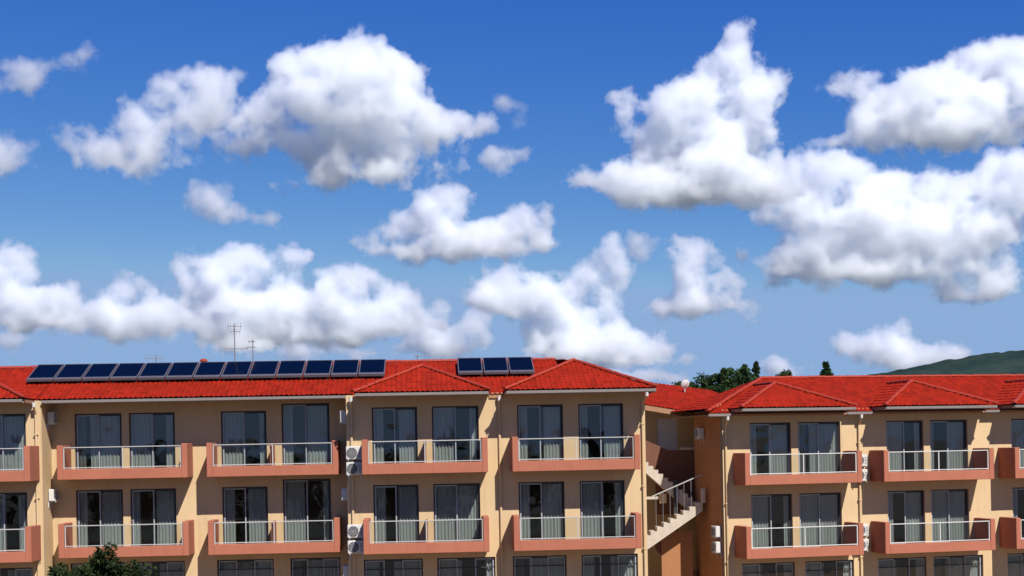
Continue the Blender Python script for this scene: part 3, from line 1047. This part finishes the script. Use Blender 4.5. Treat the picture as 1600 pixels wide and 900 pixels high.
# the wood across the road behind the viewer: seen only as the dark line mirrored in the glazing
rng = np.random.default_rng(11)
rnd = random.Random(11)
cl = []
for i in range(46):
    x = -95 + i * 4.1 + rnd.uniform(-1.2, 1.2)
    h = rnd.uniform(6.0, 9.3) + (1.8 if i % 9 == 4 else 0)
    y = -112 + rnd.uniform(-6, 3)
    for j in range(26):
        t = rnd.random()
        r = 2.6 * math.sin(math.pi * (0.1 + 0.85 * t)) * rnd.random() ** 0.4
        a = rnd.uniform(0, 6.28)
        cl.append((x + r * math.cos(a), y + r * math.sin(a), -0.9 + 0.6 + (h - 0.6) * t, rnd.uniform(0.7, 1.3)))
v, f = leaves(rng, cl, 24, 0.55, 0.9)
tag(link('wood', mesh_np('wood', v, f, FARW)), kind='stuff')

# ------------------------------------------------------------------ far wooded hill
hm, hnt, hb = new_mat('hill_forest')
_tc = hnt.nodes.new('ShaderNodeTexCoord')
_n1 = hnt.nodes.new('ShaderNodeTexNoise')
_n1.inputs['Scale'].default_value = 0.012
_n1.inputs['Detail'].default_value = 8
_n1.inputs['Roughness'].default_value = 0.7
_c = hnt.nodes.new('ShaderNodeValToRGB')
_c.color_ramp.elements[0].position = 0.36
_c.color_ramp.elements[0].color = (0.013, 0.027, 0.028, 1)  # bluish green: distance haze put into the forest colour
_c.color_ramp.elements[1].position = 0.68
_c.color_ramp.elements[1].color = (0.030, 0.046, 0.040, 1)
hnt.links.new(_tc.outputs['Object'], _n1.inputs['Vector'])
hnt.links.new(_n1.outputs['Fac'], _c.inputs['Fac'])
hnt.links.new(_c.outputs[0], hb.inputs['Base Color'])
hb.inputs['Roughness'].default_value = 1.0
hb.inputs['Specular IOR Level'].default_value = 0.0
NX, NY = 520, 46
vs, fs = [], []
D0 = 2400.0
for j in range(NY):
    for i in range(NX):
        x = 150 + 3200 * i / (NX - 1)
        y = D0 - 900 + 1800 * j / (NY - 1)
        # crest height over x, read as metres above the eye
        hgt = float(np.interp(x, [150, 300, 450, 520, 590, 662, 717, 772, 827, 882, 1000, 1300, 2000, 3600], [0, 54, 90, 105, 117, 128, 139, 148, 154, 157, 161, 152, 120, 60]))
        cross = math.exp(-((y - D0) / 420.0) ** 2)
        n_ = noise.fractal(Vector((x, y, 0)) * 0.006, 1.0, 2.1, 5)
        z = hgt * cross * (1 + 0.03 * n_) + (2.2 * noise.noise(Vector((x, y, 3)) * 0.03) + 2.6 * noise.noise(Vector((x, y, 7)) * 0.085)) * (hgt > 1)
        vs.append((x, y, z - 1.5))
for j in range(NY - 1):
    for i in range(NX - 1):
        a = j * NX + i
        fs.append((a, a + 1, a + NX + 1, a + NX))
me = bpy.data.meshes.new('hill')
me.from_pydata(vs, [], fs)
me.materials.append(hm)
me.polygons.foreach_set('use_smooth', [True] * len(me.polygons))
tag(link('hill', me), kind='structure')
# ------------------------------------------------------------------ clouds: closed bodies of water droplets, at true distance and size
BAND = 30.0
TH = math.radians(1.09)
def ray(px, py):
    u, v = px - 800.0, 700.0 - py
    return (u * math.cos(TH) + v * math.sin(TH)) / F, (-u * math.sin(TH) + v * math.cos(TH)) / F

def vol_mat(k, mfp, seed):
    m = bpy.data.materials.new('cloud_vapour')
    m.use_nodes = True
    nt = m.node_tree
    nt.nodes.clear()
    L = nt.links.new
    out = nt.nodes.new('ShaderNodeOutputMaterial')
    v = nt.nodes.new('ShaderNodeVolumePrincipled')
    v.inputs['Color'].default_value = (0.972, 0.985, 1.0, 1)
    v.inputs['Density Attribute'].default_value = ''
    v.inputs['Anisotropy'].default_value = 0.30
    at = nt.nodes.new('ShaderNodeAttribute'); at.attribute_name = 'density'
    tc = nt.nodes.new('ShaderNodeTexCoord')
    nz = nt.nodes.new('ShaderNodeTexNoise'); nz.noise_dimensions = '4D'
    nz.inputs['W'].default_value = seed * 3.3
    nz.inputs['Scale'].default_value = 1 / (48.0 * k)
    nz.inputs['Detail'].default_value = 4.6
    nz.inputs['Roughness'].default_value = 0.63
    L(tc.outputs['Object'], nz.inputs['Vector'])
    a = nt.nodes.new('ShaderNodeMath'); a.operation = 'MULTIPLY_ADD'
    L(nz.outputs['Fac'], a.inputs[0]); A = 3.2 if mfp < 11 else 3.4
    a.inputs[1].default_value = -A
    L(at.outputs['Fac'], a.inputs[2])
    r = nt.nodes.new('ShaderNodeMapRange'); r.interpolation_type='LINEAR'
    L(a.outputs[0], r.inputs['Value'])
    r.inputs['From Min'].default_value = -0.272 * A; r.inputs['From Max'].default_value = -0.272 * A + (0.85 if mfp < 11 else 0.95)
    r.inputs['To Min'].default_value = 0.0; r.inputs['To Max'].default_value = 1.0 / (0.85 * mfp * k)
    L(r.outputs[0], v.inputs['Density'])
    L(v.outputs[0], out.inputs['Volume'])
    return m

def make_cloud(label, parts, base_y, mfp=9.0, seed=0, amp=1.0, voxel=5.0):
    """parts: ellipses (x, y, rx, ry) as seen; the body is built round its own centre, its base at the common cloud level."""
    rnd = random.Random(seed)
    cx = sum(p[0] for p in parts) / len(parts)
    _, tv = ray(cx, base_y)
    dist = 950.0 / max(tv, 0.045)
    k = dist / F
    pad = 15 if mfp < 11 else 19            # looser clouds lose more of their rim to the gaps
    bm = bmesh.new()
    def ell(x, y, z, rx, ry, rz):
        M = Matrix.Translation((x, y, z)) @ Matrix.Diagonal((rx, ry, rz, 1))
        bmesh.ops.create_icosphere(bm, subdivisions=2, radius=1.0, matrix=M)
    for (px, py, rx, rz) in parts:
        tu, tz = ray(px, py)
        x, z = tu * F, tz * F
        ry = 0.55 * rx + 0.35 * rz
        yo = rnd.uniform(-0.3, 0.3) * ry
        ell(x, yo, z, rx * 1.03 + pad, ry + pad, rz * 1.03 + pad)
        n = int(8 + (rx * rz) / 160)
        for i in range(n):                      # puffs over the upper and near side
            a = rnd.uniform(0, 2 * math.pi)
            e = math.asin(rnd.uniform(-0.35, 1.0))
            s = rnd.uniform(0.16, 0.36) * min(rx, rz) * rnd.uniform(0.8, 1.2)
            q = 1.03
            ell(x + q * rx * math.cos(a) * math.cos(e), yo + q * ry * math.sin(a) * math.cos(e),
                z + q * rz * math.sin(e), s * 1.1, s, s)
    me = bpy.data.meshes.new('cloud')
    bm.to_mesh(me)
    bm.free()
    tmp = bpy.data.objects.new('tmp', me)
    COL.objects.link(tmp)
    md = tmp.modifiers.new('r', 'REMESH')
    md.mode = 'VOXEL'
    md.voxel_size = voxel
    dg = bpy.context.evaluated_depsgraph_get()
    me2 = bpy.data.meshes.new_from_object(tmp.evaluated_get(dg))
    bpy.data.objects.remove(tmp)
    bpy.data.meshes.remove(me)
    nv = len(me2.vertices)
    co = np.empty(nv * 3, np.float32)
    no = np.empty(nv * 3, np.float32)
    me2.vertices.foreach_get('co', co)
    me2.vertex_normals.foreach_get('vector', no)
    co = co.reshape(-1, 3)
    no = no.reshape(-1, 3)
    off = Vector((seed * 7.3, seed * 3.1, seed * 1.7))
    d = np.empty(nv, np.float32)
    for i in range(nv):
        p = Vector(co[i])
        b = 0.0
        w = 1.0
        s = 1 / 34.0
        for o in range(2):
            b += w * (abs(noise.noise(p * s + off)) - 0.22)
            w *= 0.52
            s *= 2.1
        lo = noise.noise(p * (1 / 75.0) - off)
        d[i] = 15.0 * b + 9.0 * lo
    d *= amp
    co = co + no * d[:, None]
    co *= k
    x0, z0 = co[:, 0].mean(), co[:, 2].mean()
    co[:, 0] -= x0
    co[:, 2] -= z0
    me2.vertices.foreach_set('co', co.ravel())
    me2.update()
    src = bpy.data.objects.new('cloud_shape', me2)      # not linked to the scene: only feeds the volume below
    vo = bpy.data.objects.new('cloud', bpy.data.volumes.new('cloud'))
    COL.objects.link(vo)
    src.location = vo.location = (x0, CAM_Y + dist, CAM_Z + z0)
    md = vo.modifiers.new('body', 'MESH_TO_VOLUME')
    md.object = src
    md.resolution_mode = 'VOXEL_SIZE'
    md.voxel_size = 4.0 * k
    md.interior_band_width = BAND * k
    md.density = 1.0
    vo.data.materials.append(vol_mat(k, mfp, seed))
    vo['label'] = label
    vo['category'] = 'cloud'
    vo['group'] = 'fair-weather clouds over the hotel'
    return vo

CLOUDS = [
 ('big heaped white cloud with a grey belly above the long row of solar panels', 300, 9, [(540,150,115,88),(610,112,66,52),(470,112,50,42),(650,190,85,48),(725,195,52,36),(540,235,95,52),(390,205,85,45),(330,205,50,40),(570,278,75,22),(640,268,75,26),(700,265,45,18),(480,285,60,18)]),
 ('ragged pale cloud trailing away from the big heaped one', 290, 13, [(300,150,75,52),(250,180,75,46),(345,118,34,30),(180,222,95,36),(120,215,60,24),(235,262,80,22),(275,258,40,22),(340,180,50,40),(160,255,50,16)]),
 ('thin streaky veil of cloud high beside the ragged pale cloud', 150, 16, [(15,125,52,30),(95,100,48,24),(140,80,36,11),(50,120,45,18)]),
 ('soft grey cloud touching the tail of the ragged pale cloud', 270, 15, [(10,238,58,36),(55,225,30,18)]),
 ('small flat cloud hanging below the ragged pale cloud', 350, 13, [(335,308,54,28),(300,330,38,18),(400,340,62,14),(350,335,60,14)]),
 ('compact bright cloud with a flat shaded underside, above the ladder-shaped cloud', 410, 8, [(875,335,30,20),(690,328,64,42),(650,352,60,38),(725,315,30,30),(568,380,36,30),(650,392,118,22),(780,368,95,36),(820,345,55,32),(740,395,135,20),(860,375,30,20)]),
 ('faint wisp floating between the compact cloud and the bright puff', 390, 15, [(1015,372,34,22),(1000,395,30,14)]),
 ('faint wisp beside the far end of the big heaped cloud', 190, 20, [(800,160,46,10),(835,190,30,12)]),
 ('tiny round cloud between the big heaped cloud and the towering one', 270, 12, [(790,250,52,22),(820,240,28,18)]),
 ('bright cloud heap at the open end of the low cloud bank', 530, 8, [(15,425,55,48),(60,475,90,36),(110,460,34,30),(20,490,70,36),(60,510,90,20)]),
 ('low white cloud joining two heaps of the low cloud bank', 540, 8, [(205,458,56,36),(150,490,100,28),(240,490,90,32),(220,515,120,22),(120,515,80,18)]),
 ('tall white cloud heap right behind the television aerial', 555, 8, [(360,432,82,46),(300,420,44,32),(405,408,52,36),(455,398,45,20),(400,480,140,42),(330,495,95,36),(420,520,120,26),(400,545,90,14)]),
 ('rounded white heap beside the one behind the television aerial', 550, 8, [(560,448,76,40),(615,470,62,36),(530,480,100,34),(580,510,125,24),(520,530,90,20)]),
 ('thin low strip of cloud just over the solar panels', 575, 12, [(490,540,70,16),(430,556,75,12),(560,555,60,12)]),
 ('pair of small rough puffs beside the low cloud bank', 560, 10, [(665,507,46,38),(690,480,30,32),(735,500,44,38),(700,538,90,26),(640,540,60,20)]),
 ('ladder-shaped white cloud stepping down towards the end of the long block\'s ridge', 575, 8, [(950,420,44,54),(972,388,24,26),(925,452,56,46),(785,445,62,36),(820,472,92,38),(750,470,45,26),(880,490,85,34),(930,520,90,30),(1000,545,80,26),(950,560,115,20),(850,510,60,22),(830,455,75,34),(885,468,75,38),(930,545,125,30),(1005,562,85,24),(870,535,60,22)]),
 ('bright puff with a small grey shadow side, next to the ladder-shaped cloud', 505, 8, [(1095,412,54,44),(1062,390,30,30),(1125,440,50,28),(1085,476,85,24),(1150,440,24,14)]),
 ('little round puff beside the bright puff', 505, 10, [(1175,483,24,26)]),
 ('towering white cloud with a pointed top', 345, 8, [(1148,52,32,34),(1135,112,68,50),(1172,150,60,80),(1080,170,92,54),(965,148,36,24),(1000,175,56,36),(1100,220,128,48),(1180,220,58,54),(1080,270,160,38),(945,280,90,20),(1050,312,120,22),(1150,290,130,42)]),
 ('broad grey-edged cloud shelf next to the towering cloud\'s top', 250, 9, [(1560,88,90,44),(1450,140,115,44),(1345,125,60,28),(1310,140,36,18),(1340,225,60,20),(1580,165,95,54),(1420,190,100,40),(1500,208,130,36),(1360,185,50,26)]),
 ('wide broken cloud mass under the broad shelf, dark below', 465, 9, [(1270,270,95,45),(1420,310,115,55),(1570,305,75,72),(1350,350,155,46),(1300,392,125,38),(1480,370,135,40),(1350,434,105,20),(1555,430,48,50),(1500,405,75,42),(1178,400,44,28),(1250,425,80,24),(1230,300,70,40),(1520,465,60,20),(1220,330,60,40),(1440,430,90,22)]),
 ('white cloud sitting low over the far wooded hill', 585, 9, [(1390,540,92,32),(1398,508,36,26),(1340,535,48,22),(1480,545,70,15),(1430,562,130,20),(1510,555,50,16)]),
 ('pair of small white puffs low above the lower block\'s ridge', 600, 8, [(1210,570,30,24),(1268,580,30,17),(1240,588,40,12)]),
 ('flat white bank along the horizon by the end of the long block', 602, 9, [(1000,590,110,20),(900,585,80,16),(1080,600,50,14)]),
 ('rounded white cloud drifting past the streaky veil', 250, 10, [(-190,150,100,50),(-250,190,90,40),(-130,190,70,35)]),
 ('long low cloud beyond the end of the low cloud bank', 520, 10, [(-150,470,110,40),(-260,480,90,35),(-200,440,60,35)]),
 ('loose cloud high above the big heaped one', -40, 14, [(420,-110,120,40),(520,-140,90,35),(330,-100,60,25)]),
 ('loose cloud high above the broad shelf', -60, 14, [(1380,-130,130,45),(1270,-120,80,30),(1480,-150,80,30)]),
 ('piled cloud beyond the broad shelf', 330, 10, [(1760,180,110,60),(1850,230,120,50),(1740,260,90,40)]),
 ('small puff by the foot of the low cloud bank', 565, 10, [(5,535,30,26),(45,528,24,13),(130,540,24,9)]),
]
for i, (lab, by, mfp, parts) in enumerate(CLOUDS):
    make_cloud(lab, parts, by, mfp, i + 1)
